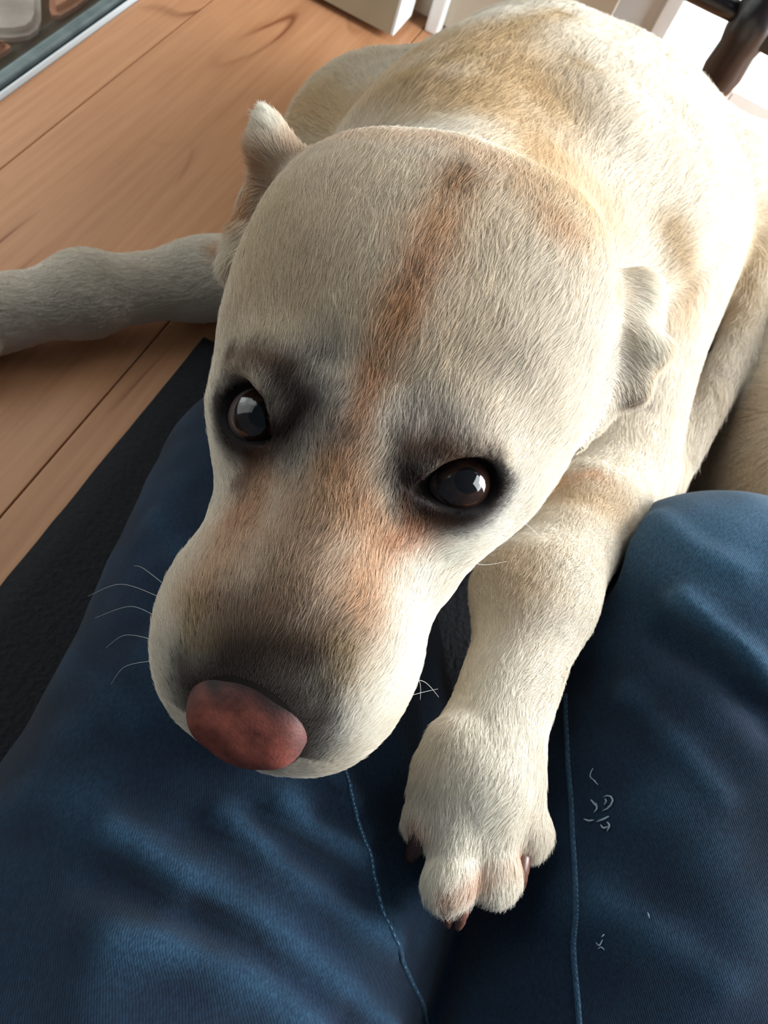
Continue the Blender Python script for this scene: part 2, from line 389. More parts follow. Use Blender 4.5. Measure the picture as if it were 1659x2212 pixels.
# ------------------------------------------------------------------ side table with turned legs
dk = mottled('dark_mahogany', lin(13, 8, 9), lin(24, 14, 14), 40, 0.3, stretch=(1, 1, 0.15))
yl = 0.9505; pl = Py(1590, 110, yl); xl = float(pl[0])
table = empty('side_table', (xl, yl, 0)); tag(table, 'dark brown side table with turned wooden legs standing behind the dog', 'table')
zj = float(Py(1632, 48, yl)[2])                 # where the stretchers meet the leg
prof = [(0.013, 0), (0.017, 0.01), (0.0165, 0.03), (0.0185, zj - 0.088), (0.0195, zj - 0.078), (0.0165, zj - 0.073), (0.0185, zj - 0.068), (0.0215, zj - 0.052), (0.0200, zj - 0.028), (0.023, zj - 0.014), (0.023, zj + 0.018), (0.018, zj + 0.022), (0.021, zj + 0.07), (0.016, zj + 0.12), (0.021, 0.50), (0.021, 0.64)]
W_, D_ = 0.445, 0.115
KX = xl / yl * D_
for dx, dy in ((0, 0), (-W_, 0), (KX, D_), (-W_ + KX, D_)):
    lathe('leg', prof, dk, table, 20, Matrix.Translation((xl + dx, yl + dy, 0)))
def rod(name, a, b_, r):
    vs, fs = tube(spline([a, (np.array(a) * .7 + np.array(b_) * .3), (np.array(a) * .3 + np.array(b_) * .7), b_], 9), [r * .75, r * .9, r, r, r, r, r, r * .9, r * .75], 12); return mesh_obj(name, vs, fs, dk, table)
rod('stretcher', (xl, yl, zj), (xl - W_, yl, zj), 0.0120); rod('stretcher', (xl + KX, yl + D_, zj), (xl - W_ + KX, yl + D_, zj), 0.012)
rod('stretcher', (xl, yl, zj + 0.03), (xl + KX, yl + D_, zj + 0.03), 0.012); rod('stretcher', (xl - W_, yl, zj + 0.03), (xl - W_ + KX, yl + D_, zj + 0.03), 0.012)
box_obj('arm_support', (xl, xl + 0.055, yl - 0.016, yl + 0.016, zj - 0.016, zj + 0.006), dk, table, bevel=0.004)
box_obj('table_top', (xl - W_ - 0.03, xl + 0.06, yl - 0.03, yl + D_ + 0.03, 0.64, 0.665), dk, table, bevel=0.008)
vs, fs = tube(spline([(xl + 0.021, yl - 0.004, zj - 0.066), (xl + 0.019, yl - 0.012, zj - 0.082), (xl + 0.016, yl - 0.015, zj - 0.10)], 6), 0.0006, 6); cord = mesh_obj('hanging_thread', vs, fs, plain('thread', lin(90, 86, 84), 0.8), table)

# ------------------------------------------------------------------ the dog
_e1, _e2 = Pd(528, 868, 0.297), Pd(988, 1048, 0.284)
_nose, _occ = Pd(528, 1545, 0.276), Pd(1000, 300, 0.312)
HO = (_e1 + _e2) / 2
_hy = (_nose - _occ) / np.linalg.norm(_nose - _occ)
_hx = _e2 - _e1; _hx -= (_hx @ _hy) * _hy; _hx /= np.linalg.norm(_hx)
_hz = np.cross(_hx, _hy)
if _hz[2] < 0: _hz = -_hz
HM = np.stack([_hx, _hy, _hz], 1)                 # head frame: across, towards the nose, out of the brow
hw = lambda *p: HO + HM @ np.array(p)             # head frame -> place
to_head = lambda P: (P - HO) @ HM

prims = []
def add(p, flow=None, ln=0.012, zone='body'):
    p.flow, p.ln, p.zone = flow, ln, zone; prims.append(p); return p
def hel(c, r, k=0.02, R=None, **kw): return add(EL(hw(*c), r, HM if R is None else HM @ R, k, **{x: kw[x] for x in kw if x in ('sub',)}), **{x: kw[x] for x in kw if x not in ('sub',)})
def hrc(a, b, ra, rb, k=0.02, **kw): return add(RC(hw(*a), hw(*b), ra, rb, k, **{x: kw[x] for x in kw if x in ('sub',)}), **{x: kw[x] for x in kw if x not in ('sub',)})

# trunk, lying down with the spine leaning to one side
BK = (-0.10, 1, 0)
add(EL((-0.005, 0.54, 0.125), (0.150, 0.165, 0.122), k=0.03), (0.1, 1, -0.1), 0.018)
add(EL((0.010, 0.64, 0.104), (0.158, 0.17, 0.108), k=0.04), (0.1, 1, -0.1), 0.020)
add(EL((0.000, 0.70, 0.092), (0.150, 0.11, 0.092), k=0.04), (0.1, 1, -0.1), 0.020)
add(RC((-0.075, 0.46, 0.182), (-0.060, 0.68, 0.145), 0.055, 0.050, k=0.04), (0.0, 1, 0), 0.020)
# left haunch and rump
add(EL((-0.142, 0.615, 0.070), (0.085, 0.105, 0.075), k=0.03), (-0.4, 0.6, -0.6), 0.020)
# right haunch with the knee lying forward, and the foot
add(EL((0.155, 0.69, 0.092), (0.100, 0.13, 0.096), k=0.03), (0.5, 0.3, -0.7), 0.018)
add(EL((0.262, 0.520, 0.100), (0.085, 0.15, 0.100), k=0.03), (0.55, 0.25, -0.6), 0.020)
# neck
add(RC(hw(0, -0.055, -0.060), (-0.035, 0.475, 0.150), 0.062, 0.095, k=0.03), -_hy + 0.2 * _hx, 0.016)
add(EL((0.000, 0.43, 0.120), (0.110, 0.09, 0.10), k=0.04), (0.1, 0.6, -0.5), 0.014)
# right shoulder, upper arm, forearm, wrist
SH, ELB = Pz(1400, 470, 0.165), Pz(1335, 1010, 0.135)
WR, KN = Pz(1172, 1275, 0.190), Pz(1090, 1560, 0.190)
add(RC((0.010, 0.52, 0.205), SH, 0.040, 0.052, k=0.03), (0.3, 0.4, -0.7), 0.016)
add(RC(SH, ELB, 0.060, 0.034, k=0.03), ELB - SH, 0.011)
add(RC(Pz(1150, 1030, 0.168), Pz(1375, 1048, 0.160), 0.004, 0.003, k=0.012, sub=True))
leg = WR - ELB
add(RC(ELB, (ELB + WR) / 2, 0.031, 0.029, k=0.015), leg, 0.0065, 'leg')
add(RC((ELB + WR) / 2, WR, 0.028, 0.0255, k=0.015), leg, 0.0065, 'leg')
add(EL(Pz(1135, 1290, 0.196), (0.027, 0.022, 0.022), k=0.012), leg, 0.0065, 'leg')
PW = Pz(1040, 1660, 0.190)
add(RC(WR, PW, 0.0240, 0.0220, k=0.015), leg, 0.0065, 'leg')
# paw: flat back and four toes
paw_t = Pz(985, 1900, 0.182) - PW
PF = frame(paw_t, (0, 0, 1))
add(EL(PW + paw_t * 0.20 - np.array((0, 0, 0.004)), (0.0270, 0.030, 0.0150), PF, k=0.015), paw_t, 0.007, 'leg')
TOES = [((985, 1600), (922, 1765), 0.0104), ((1005, 1600), (970, 1900), 0.0114), ((1072, 1600), (1064, 1884), 0.0112), ((1118, 1590), (1136, 1795), 0.0104)]
for (a, b, r) in TOES:
    A, B_ = Pz(*a, 0.1965), Pz(*b, 0.177)
    add(RC(A, B_, r * 1.05, r * 0.95, k=0.005), B_ - A, 0.0080, 'leg')
    add(EL(B_ + (0, 0, 0.003), (r * 1.02, r * 1.15, r * 0.95), frame(B_ - A), k=0.004), B_ - A, 0.0080, 'leg')
# left foreleg stretched out on the boards
L0, L1, L2, L3 = Pz(700, 560, 0.075), Pz(440, 603, 0.034), Pz(175, 640, 0.034), Pz(-60, 690, 0.030)
add(RC((-0.085, 0.45, 0.11), L0, 0.055, 0.040, k=0.03), L0 - np.array((-0.085, 0.45, 0.11)), 0.012)
add(RC(L0, L1, 0.034, 0.028, k=0.02), L1 - L0, 0.009, 'leg')
add(RC(L1, L2, 0.027, 0.0255, k=0.02), L2 - L1, 0.009, 'leg')
add(EL(L2 + (0.004, 0.004, 0.004), (0.032, 0.027, 0.026), frame(L2 - L1), k=0.015), L2 - L1, 0.008, 'leg')
add(RC(L2, L3, 0.0245, 0.029, k=0.015), L3 - L2, 0.008, 'leg')
for q in (-0.024, -0.008, 0.008, 0.024):
    v = frame(L3 - L2)
    A = L3 + v[:, 0] * q; B_ = A + v[:, 1] * 0.035 - np.array((0, 0, 0.012))
    add(RC(A, B_, 0.012, 0.011, k=0.006), B_ - A, 0.0055, 'leg')
# loose skin behind the elbow
fold = spline([Pz(1640, 560, 0.150), Pz(1600, 720, 0.142), Pz(1530, 880, 0.135), Pz(1440, 1040, 0.125)], 6)
add(PL(fold, 0.012, k=0.02), fold[-1] - fold[0], 0.014)
# head
HB = (0, -1, 0)
hel((-0.001, -0.067, -0.034), (0.064, 0.076, 0.050), 0.03, zone='head', ln=0.0075)
for s in (-1, 1):
    hel((s * 0.039 - 0.001, -0.081, -0.040), (0.037, 0.052, 0.040), 0.025, zone='head', ln=0.0075)
    hel((s * 0.043, -0.032, -0.052), (0.030, 0.046, 0.040), 0.025, zone='head', ln=0.0075)
    hel((s * 0.031, -0.012, -0.014), (0.022, 0.022, 0.019), 0.016, zone='head', ln=0.008)
    hrc((s * 0.047, -0.006, -0.034), (s * 0.036, 0.030, -0.038), 0.016, 0.015, 0.018, zone='head', ln=0.008)
    hel((s * 0.0225 - 0.0035, 0.070, -0.037), (0.0300, 0.042, 0.035), 0.015, zone='head', ln=0.006)
hrc((0, 0.0, -0.038), (-0.002, 0.080, -0.038), 0.038, 0.034, 0.02, zone='head', ln=0.007)
hel((-0.003, 0.089, -0.042), (0.036, 0.0300, 0.033), 0.015, zone='head', ln=0.005)
hrc((0, 0.0, -0.012), (0, 0.088, -0.020), 0.018, 0.017, 0.02, zone='head', ln=0.006)
hrc((0, -0.04, -0.085), (0, 0.082, -0.072), 0.034, 0.024, 0.02, zone='head', ln=0.008)
# mouth line along both flews
for s in (-1, 1):
    hrc((s * 0.0, 0.125, -0.060), (s * 0.045, 0.085, -0.068), 0.002, 0.002, 0.005, zone='head', ln=0.003, sub=True)
    hrc((s * 0.045, 0.085, -0.068), (s * 0.052, 0.02, -0.066), 0.002, 0.002, 0.006, zone='head', ln=0.003, sub=True)
# eyes: lids standing round the ball, almond openings
ER = 0.0128
EYE = []
for s in (-1, 1):
    c = np.array((s * 0.0390, -0.0025, -0.019))
    look = np.array((s * (0.24 if s < 0 else 0.34), 0.14, 1.0)); look /= np.linalg.norm(look)
    along = np.array((s * 0.90, -0.40, 0.0)); along -= (along @ look) * look; along /= np.linalg.norm(along)
    EYE.append((c, look, along))
    hel(c + look * 0.0005, 0.0153, 0.010, zone='head', ln=0.004)
    # brow fold above the upper lid
    q = np.cross(look, along); q = q if q[1] < 0 else -q
    for t0, t1 in ((-0.013, 0.0), (0.0, 0.013)):
        A = c + look * 0.0135 + along * t0 + q * (0.0125 - abs(t0) * 0.35); B_ = c + look * 0.0135 + along * t1 + q * (0.0125 - abs(t1) * 0.35)
        hrc(A, B_, 0.0026, 0.0026, 0.006, zone='head', ln=0.004)
for (c, look, along) in EYE:
    R = np.stack([along, np.cross(look, along), look], 1)
    hel(c + look * 0.0135, (0.0124, 0.0094 if look[0] < 0 else 0.0080, 0.0085), 0.003, R=R, zone='eye', ln=0.0, sub=True)
    hrc(c - along * 0.006 + look * 0.0135, c - along * 0.0165 + look * 0.0085, 0.0050, 0.0022, 0.003, zone='eye', ln=0.0, sub=True)
# ears
# right ear folded back on itself
add(EL(Pd(1362, 652, 0.345), (0.0150, 0.0120, 0.0095), frame(BAS @ np.array((1, -0.35, -0.3)), -ray(1362, 652)), k=0.012), BAS @ np.array((1, -.2, 0)), 0.007, 'ear')
er = spline([Pd(1285, 640, 0.345), Pd(1335, 705, 0.338), Pd(1385, 733, 0.336), Pd(1428, 748, 0.338)], 5)
add(PL(er, [0.0075, 0.0068, 0.0060, 0.0052, 0.0045], k=0.006), er[-1] - er[0], 0.007, 'ear')
add(EL(Pd(1376, 795, 0.343), (0.0075, 0.0125, 0.004), frame(BAS @ np.array((0.12, -1, 0.05)), -ray(1376, 795)), k=0.008), BAS @ np.array((0.1, -1, 0)), 0.008, 'ear')
add(RC(Pd(1250, 860, 0.350), Pd(1320, 740, 0.352), 0.014, 0.016, k=0.02), BAS @ np.array((0.6, -0.7, 0)), 0.010, 'ear')
add(EL(Pd(1248, 940, 0.345), (0.0035, 0.006, 0.004), frame(BAS @ np.array((0.25, -1, 0)), -ray(1250, 940)), k=0.006), BAS @ np.array((0.2, -1, 0)), 0.003, 'ear')
# left ear laid along the neck, its tip standing up
add(RC(Pd(625, 350, 0.350), Pd(592, 310, 0.345), 0.0095, 0.0080, k=0.010), BAS @ np.array((-.5, 1, 0)), 0.008, 'ear')
add(RC(Pd(585, 320, 0.345), Pd(576, 268, 0.343), 0.0085, 0.0055, k=0.008), BAS @ np.array((-.2, 1, 0)), 0.009, 'ear')
el = spline([Pd(588, 330, 0.352), Pd(572, 390, 0.358), Pd(535, 480, 0.360), Pd(510, 570, 0.355)], 4)
add(PL(el, 0.0080, k=0.008), el[-1] - el[0], 0.009, 'ear')

DV, DQ = sculpt(prims, (-0.43, 0.03, 0.0), (0.40, 0.93, 0.40), GRID, 2, erode=0.0016)
DV, DQ = largest(DV, DQ)
DV[:, 2] = np.maximum(DV[:, 2], 0.0015)
DN = vnormals(DV, DQ)
DB = BVHTree.FromPolygons([tuple(v) for v in DV], [tuple(q) for q in DQ.tolist()])
def on_dog(px, py):                               # where the dog's coat meets a line of sight
    r = ray(px, py); r = r / np.linalg.norm(r)
    h = DB.ray_cast(Vector(CAM), Vector(r)); return np.array(h[0]) if h[0] is not None else None

# coat tones: markings on the animal, with some light and shade painted in
CREAM = lin(240, 230, 214); TAN = lin(214, 164, 114); RUST = lin(196, 126, 74); BROWN = lin(120, 84, 62); DARK = lin(58, 42, 38); BLACK = lin(22, 16, 15); GREY = lin(184, 172, 162); PALE = lin(246, 240, 228); SAND = lin(214, 184, 140); OLIVE = lin(190, 160, 112)
PATCH = [  # colour, strength, radius in frame pixels, path
    (SAND, .50, 190, [(560, 480), (560, 620)]), (SAND, .30, 190, [(760, 420), (700, 700)]), (SAND, .3, 140, [(1000, 500), (950, 800)]),  # left forehead toned down most, painting in its shaded side
    (PALE, .8, 60, [(455, 760), (440, 1000), (380, 1200)]), (PALE, .9, 80, [(330, 1300), (330, 1450), (420, 1620), (600, 1680), (760, 1580), (880, 1420)]), (PALE, .8, 70, [(880, 1300), (1000, 1170), (1100, 1080)]),
    (TAN, .35, 60, [(640, 330), (800, 300), (980, 320), (1120, 400)]), (TAN, .45, 55, [(1180, 480), (1215, 520)]),
    (BROWN, .7, 38, [(985, 385), (975, 420)]), (TAN, .5, 60, [(980, 400), (930, 520)]),
    (TAN, .4, 58, [(930, 520), (880, 620), (850, 700)]), (RUST, .38, 38, [(905, 590), (870, 660), (850, 720)]),
    (TAN, .6, 52, [(850, 700), (810, 810), (760, 920), (710, 1030)]), (RUST, .4, 40, [(800, 830), (750, 930), (710, 1010)]),
    (TAN, .55, 105, [(690, 1070), (640, 1180), (600, 1300)]), (TAN, .55, 85, [(540, 1080), (480, 1200), (440, 1300)]), (TAN, .65, 80, [(760, 1120), (820, 1180), (760, 1330)]),
    (RUST, .35, 70, [(560, 1050), (520, 1130)]), (BROWN, .18, 70, [(650, 1180), (600, 1300)]),
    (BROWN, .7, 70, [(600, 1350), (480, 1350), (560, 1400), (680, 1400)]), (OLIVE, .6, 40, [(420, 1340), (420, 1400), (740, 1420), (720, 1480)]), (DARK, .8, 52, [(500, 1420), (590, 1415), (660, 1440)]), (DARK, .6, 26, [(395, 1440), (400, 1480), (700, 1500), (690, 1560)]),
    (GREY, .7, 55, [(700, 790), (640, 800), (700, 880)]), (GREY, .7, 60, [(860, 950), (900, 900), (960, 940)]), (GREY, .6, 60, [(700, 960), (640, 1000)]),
    (BROWN, .85, 34, [(610, 820), (560, 790), (490, 785)]), (DARK, 1.0, 62, [(640, 905), (610, 955), (560, 960)]), (DARK, 1.0, 42, [(560, 960), (500, 940), (470, 870)]), (DARK, .9, 42, [(600, 840), (650, 890)]), (BROWN, .8, 36, [(560, 990), (540, 1020), (520, 1060)]),
    (BROWN, .9, 38, [(880, 1000), (950, 985), (1040, 990)]), (DARK, 1.0, 58, [(880, 1050), (890, 1095), (915, 1035)]), (DARK, 1.0, 34, [(920, 1115), (1000, 1118), (1060, 1085), (1078, 1050)]), (BROWN, .7, 26, [(870, 1110), (880, 1150), (960, 1130)]), (RUST, .5, 40, [(850, 1190), (900, 1170)]),
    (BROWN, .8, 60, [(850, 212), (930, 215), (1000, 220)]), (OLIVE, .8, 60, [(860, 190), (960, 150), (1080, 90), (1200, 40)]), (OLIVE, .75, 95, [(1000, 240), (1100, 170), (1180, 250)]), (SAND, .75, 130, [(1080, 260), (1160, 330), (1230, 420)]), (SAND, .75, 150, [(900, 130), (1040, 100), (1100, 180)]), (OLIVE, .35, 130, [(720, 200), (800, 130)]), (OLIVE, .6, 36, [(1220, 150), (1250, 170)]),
    (OLIVE, .75, 50, [(1430, 520), (1450, 570)]), (SAND, .5, 50, [(1480, 640), (1440, 760)]), (OLIVE, .6, 60, [(1640, 480), (1590, 660)]),
    (SAND, .5, 90, [(1640, 900), (1560, 980), (1659, 1000)]), (GREY, .15, 110, [(1600, 760), (1540, 880)]), (BROWN, .2, 60, [(1650, 890), (1640, 930)]),
    (PALE, .8, 60, [(1390, 640), (1400, 740)]), (TAN, .4, 30, [(1335, 625), (1325, 660)]), (GREY, .35, 50, [(1340, 800), (1310, 820)]), (BROWN, .7, 20, [(1365, 860), (1400, 850)]), (DARK, .35, 18, [(1370, 860)]),
    (TAN, .8, 40, [(560, 360), (520, 450), (480, 540)]), (PALE, .9, 26, [(580, 250), (600, 290)]), (SAND, .6, 60, [(700, 240), (760, 250)]),
    (SAND, .7, 80, [(680, 240), (800, 240), (900, 245)]), (SAND, .4, 80, [(1130, 340), (1240, 400), (1310, 500)]), (SAND, .55, 70, [(1230, 1060), (1330, 1080)]), (TAN, .5, 26, [(1200, 1045), (1290, 1020)]), (SAND, .5, 60, [(1120, 1200), (1140, 1240)]), (PALE, .7, 120, [(1080, 1450), (1040, 1700), (1020, 1880)]), (RUST, .5, 22, [(900, 1770), (1125, 1830), (965, 1920)]),
    (GREY, .35, 140, [(400, 600), (200, 620), (20, 660)])]  # grey over the left foreleg paints in the cool patio light
NOSE_C = np.array((-0.0010, 0.0962, -0.0130)); NOSE_R = np.array((0.0210, 0.0180, 0.0165))
EYC = [hw(*c) for c, _, _ in EYE]
def eye_dist(p): return np.minimum(np.linalg.norm(p - EYC[0], axis=1), np.linalg.norm(p - EYC[1], axis=1))
_pat = []
for col, st, r, path in PATCH:
    P = [on_dog(*p) for p in path]; P = [p for p in P if p is not None]
    if P: _pat.append((col, st, r, P))
def coat(p):
    c = np.repeat((CREAM * 0.93)[None], len(p), 0)
    c *= (1 + 0.03 * wob(p, 0.03, 3) + 0.02 * wob(p, 0.008, 4))[:, None]
    ww = 0.16 * wob(p, 0.014, 5) + 0.10 * wob(p, 0.004, 6)
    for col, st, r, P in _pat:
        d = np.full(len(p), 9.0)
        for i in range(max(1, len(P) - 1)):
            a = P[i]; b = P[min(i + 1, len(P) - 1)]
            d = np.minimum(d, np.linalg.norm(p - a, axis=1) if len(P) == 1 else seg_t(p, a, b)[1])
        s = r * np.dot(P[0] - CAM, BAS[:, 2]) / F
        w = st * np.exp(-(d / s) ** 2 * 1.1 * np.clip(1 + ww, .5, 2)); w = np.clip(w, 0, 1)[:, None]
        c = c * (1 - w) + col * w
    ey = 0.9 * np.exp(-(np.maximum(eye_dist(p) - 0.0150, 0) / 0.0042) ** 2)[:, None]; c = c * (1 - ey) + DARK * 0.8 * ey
    h = to_head(p)
    for (c_, look_, along_) in EYE:                # tear-stained inner corners
        for k_, r_ in ((0.010, 0.0070), (0.0155, 0.0075)):
            w = 0.95 * np.exp(-(np.linalg.norm(h - (c_ - along_ * k_ + look_ * 0.012), axis=1) / r_) ** 2 * (1 + 1.5 * ww))[:, None]; w = np.clip(w, 0, 1); c = c * (1 - w) + DARK * 0.75 * w
    nn = np.exp(-(np.maximum(np.linalg.norm((h - NOSE_C) / NOSE_R, axis=1) - 1.0, 0) / 0.42) ** 2)[:, None] * (h[:, 1:2] < 0.108)
    return c * (1 - 0.92 * nn) + DARK * 0.92 * nn

# the weights of the pieces give each spot of skin its lie of hair, its length
def lie(p):
    W = np.zeros(len(p)); T = np.zeros((len(p), 3)); Ln = np.zeros(len(p)); hd = np.zeros(len(p))
    q = to_head(p)
    o = np.array((0, 0.118, -0.030)); th = q - o; th /= np.linalg.norm(th, axis=1, keepdims=True)
    for (c, look, along) in EYE:
        v = q - c; n = np.linalg.norm(v, axis=1, keepdims=True); th = th + 2.0 * np.exp(-(n / 0.022) ** 2) * v / n
    th = th @ HM.T
    for pr in prims:
        if pr.sub: continue
        w = np.exp(-np.clip(pr.d(p), -0.01, 0.2) / 0.006); W += w
        f = th if pr.zone == 'head' else np.array(pr.flow) / np.linalg.norm(pr.flow)
        T += w[:, None] * f; Ln += w * pr.ln; hd += w * (pr.zone == 'head')
    return T, Ln / W, hd / W

in_nose = lambda p: np.linalg.norm((to_head(p) - NOSE_C) / NOSE_R, axis=1)
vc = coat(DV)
rim = np.clip((0.0180 - eye_dist(DV)) / 0.0015, 0, 1)[:, None]
vc = vc * (1 - rim) + BLACK * rim
nr = np.clip((1.5 - in_nose(DV)) / 0.35, 0, 1)[:, None] * (to_head(DV)[:, 1:2] < 0.106); vc = vc * (1 - 0.85 * nr)  # skin round the nose painted darker, like the self-shadowed fur
mouth = np.minimum.reduce([pr.d(DV) for pr in prims if pr.sub and pr.zone == 'head'])
mr = np.clip((0.002 - mouth) / 0.002, 0, 1)[:, None]; vc = vc * (1 - mr) + DARK * mr
skin, nt, b = mat_new('dog_skin'); at = N(nt, 'ShaderNodeAttribute', attribute_name='coat'); nt.links.new(at.outputs['Color'], b.inputs['Base Color']); b.inputs['Roughness'].default_value = 0.75; b.inputs['Specular IOR Level'].default_value = 0.15
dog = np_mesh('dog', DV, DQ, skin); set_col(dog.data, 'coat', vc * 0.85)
tag(dog, 'large cream and tan dog lying with its chin on a jeans leg', 'dog')

# ---- fur
hair_m, nt, b = mat_new('dog_fur'); at = N(nt, 'ShaderNodeAttribute', attribute_name='coat')
nt.links.new(at.outputs['Color'], b.inputs['Base Color']); b.inputs['Roughness'].default_value = 0.55; b.inputs['Specular IOR Level'].default_value = 0.35
tr = N(nt, 'ShaderNodeBsdfTranslucent'); mx = N(nt, 'ShaderNodeMixShader', i_Fac=0.30)
nt.links.new(at.outputs['Color'], tr.inputs['Color']); nt.links.new(b.outputs[0], mx.inputs[1]); nt.links.new(tr.outputs[0], mx.inputs[2]); nt.links.new(mx.outputs[0], nt.nodes['Material Output'].inputs['Surface'])
def hair_obj(name, P, rad, col, mat, parent):
    n, k = P.shape[:2]
    hc = bpy.data.hair_curves.new(name); hc.add_curves([k] * n)
    hc.attributes['position'].data.foreach_set('vector', P.astype(np.float32).ravel())
    a = hc.attributes.new('radius', 'FLOAT', 'POINT'); a.data.foreach_set('value', rad.astype(np.float32).ravel())
    a = hc.attributes.new('coat', 'FLOAT_COLOR', 'CURVE'); a.data.foreach_set('color', np.concatenate([col, np.ones((n, 1))], 1).astype(np.float32).ravel())
    hc.materials.append(mat)
    o = bpy.data.objects.new(name, hc); C.objects.link(o); o.parent = parent; o['kind'] = 'stuff'
    return o
def grow(V, Q, Nv):
    T, Ln, hd = lie(V)
    tri = np.concatenate([Q[:, [0, 1, 2]], Q[:, [0, 2, 3]]])
    a, b_, c = V[tri[:, 0]], V[tri[:, 1]], V[tri[:, 2]]
    ar = 0.5 * np.linalg.norm(np.cross(b_ - a, c - a), axis=1); ce = (a + b_ + c) / 3
    n = Nv[tri].mean(1); v = CAM - ce; dist = np.linalg.norm(v, axis=1); fac = (n * v).sum(1) / dist
    cc = (ce - CAM) @ BAS; px = CX + F * cc[:, 0] / cc[:, 2]; py = CY - F * cc[:, 1] / cc[:, 2]
    inside = (px > -200) & (px < 1860) & (py > -200) & (py < 2400)
    den = 7.2e6 * (0.30 / np.maximum(dist, 0.28)) ** 1.25
    den = den * np.where(fac > -0.15, 1, np.where(fac > -0.5, 0.35, 0.05)) * np.where(inside, 1, 0.08) * FUR
    cnt = rng.poisson(ar * den); t = np.repeat(np.arange(len(tri)), cnt); m = len(t)
    u = rng.random((m, 2)); s = np.sqrt(u[:, :1]); w = np.concatenate([1 - s, s * (1 - u[:, 1:]), s * u[:, 1:]], 1)
    mixv = lambda A: (A[tri[t]] * (w[:, :, None] if A.ndim == 2 else w)).sum(1)
    R0, Nn, Td, L, h = mixv(V), mixv(Nv), mixv(T), mixv(Ln), mixv(hd)
    ed = eye_dist(R0); mo = np.minimum.reduce([pr.d(R0) for pr in prims if pr.sub and pr.zone == 'head'])
    ok = (ed > 0.0160) & (in_nose(R0) > 1.0) & (mo > 0.0005)
    R0, Nn, Td, L, h, ed = R0[ok], Nn[ok], Td[ok], L[ok], h[ok], ed[ok]; m = len(R0)
    Nn /= np.linalg.norm(Nn, axis=1, keepdims=True)
    L = L * np.clip((ed - 0.0150) / 0.012, 0.22, 1) * np.clip((in_nose(R0) - 0.9) / 0.7, 0.25, 1)
    Td -= (Td * Nn).sum(1, keepdims=True) * Nn; Td /= np.linalg.norm(Td, axis=1, keepdims=True) + 1e-9
    S = np.cross(Nn, Td)
    j = (0.20 * wob(R0, 0.030, 11) + 0.08 * wob(R0, 0.007, 12) + rng.normal(0, 0.12, m))[:, None]
    Td = Td * np.cos(j) + S * np.sin(j)
    L = L * rng.uniform(0.65, 1.15, m) * (1 + 0.06 * wob(R0, 0.012, 13))
    lift = (0.27 + 0.04 * wob(R0, 0.010, 14) - 0.07 * h + rng.normal(0, 0.07, m)).clip(0.06, 0.8)[:, None]
    ts = np.array([0, 0.3, 0.65, 1.0]); bend = rng.normal(0, 0.10, (m, 1))
    P = np.stack([R0 + L[:, None] * (Td * t_ + Nn * (lift * (t_ - 0.55 * t_ * t_)) + S * bend * t_ * t_) for t_ in ts], 1)
    r = 0.000076 * np.clip(np.linalg.norm(R0 - CAM, axis=1) / 0.30, 0.9, 3.0) ** 0.65
    rad = r[:, None] * np.array([1.0, 0.95, 0.7, 0.22])[None]
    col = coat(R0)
    lum = col.mean(1)
    col *= rng.normal(1.0, 0.07, m).clip(0.7, 1.2)[:, None]
    dk = rng.random(m) < np.clip(0.22 * np.exp(-((lum - 0.40) / 0.10) ** 2) * h, 0, 0.2)     # ticking of dark hairs in the half-grey parts
    col[dk] *= 0.35
    return P, rad, col.clip(0.004, 0.93)
if FUR:
    P, rad, col = grow(DV, DQ, DN); print('hairs', len(P))
    fur = hair_obj('fur', P, rad, col, hair_m, dog)

# ---- whiskers
WH = [((345, 1290), (262, 1262), (190, 1288)), ((335, 1330), (280, 1310), (205, 1335)), ((322, 1380), (270, 1372), (228, 1400)), ((318, 1430), (270, 1440), (240, 1478)), ((345, 1255), (310, 1228), (290, 1222)),
      ((868, 1470), (915, 1472), (948, 1506)), ((880, 1450), (906, 1472), (908, 1512)), ((838, 1525), (890, 1502), (946, 1488)), ((1112, 1118), (1140, 1135), (1172, 1165)), ((1010, 1214), (1050, 1220), (1098, 1212))]
wp = []
for w3 in WH:
    v = (np.array(w3[0], float) - w3[1]); v = v / np.linalg.norm(v)
    r0 = next((h for h in (on_dog(*(np.array(w3[0]) + v * k)) for k in range(0, 60, 4)) if h is not None), None)
    if r0 is None: continue
    d0 = (r0 - CAM) @ BAS[:, 2]
    wp.append(spline([r0, Pd(*w3[1], d0 + 0.004), Pd(*w3[2], d0 + 0.010)], 10))
wp = np.array(wp)
whisk = hair_obj('whiskers', wp, np.repeat(np.linspace(0.00009, 0.00003, 10)[None], len(wp), 0), np.repeat(lin(225, 222, 215)[None], len(wp), 0), hair_m, dog)

# ---- eyes
def cap(r, a0, a1, seg=40, rings=14):
    vs, fs = [], []
    for i in range(rings + 1):
        th = a0 + (a1 - a0) * i / rings
        for k in range(seg):
            ph = 2 * math.pi * k / seg; vs.append((r * math.sin(th) * math.cos(ph), r * math.sin(th) * math.sin(ph), r * math.cos(th)))
    for i in range(rings):
        for k in range(seg): fs.append((i * seg + k, (i + 1) * seg + k, (i + 1) * seg + (k + 1) % seg, i * seg + (k + 1) % seg))
    return vs, fs
ball_m = plain('eyeball', lin(82, 70, 68), 0.12)
iris_m = mottled('iris', lin(26, 16, 13), lin(44, 28, 22), 300, 0.1)
iris_m.node_tree.nodes['Principled BSDF'].inputs['Coat Weight'].default_value = 0.4
iris_m.node_tree.nodes['Principled BSDF'].inputs['Coat Roughness'].default_value = 0.02
pup_m = plain('pupil', (0.004, 0.004, 0.005), 0.05, Coat_Weight=0.4, Coat_Roughness=0.02, Specular_IOR_Level=0.3)
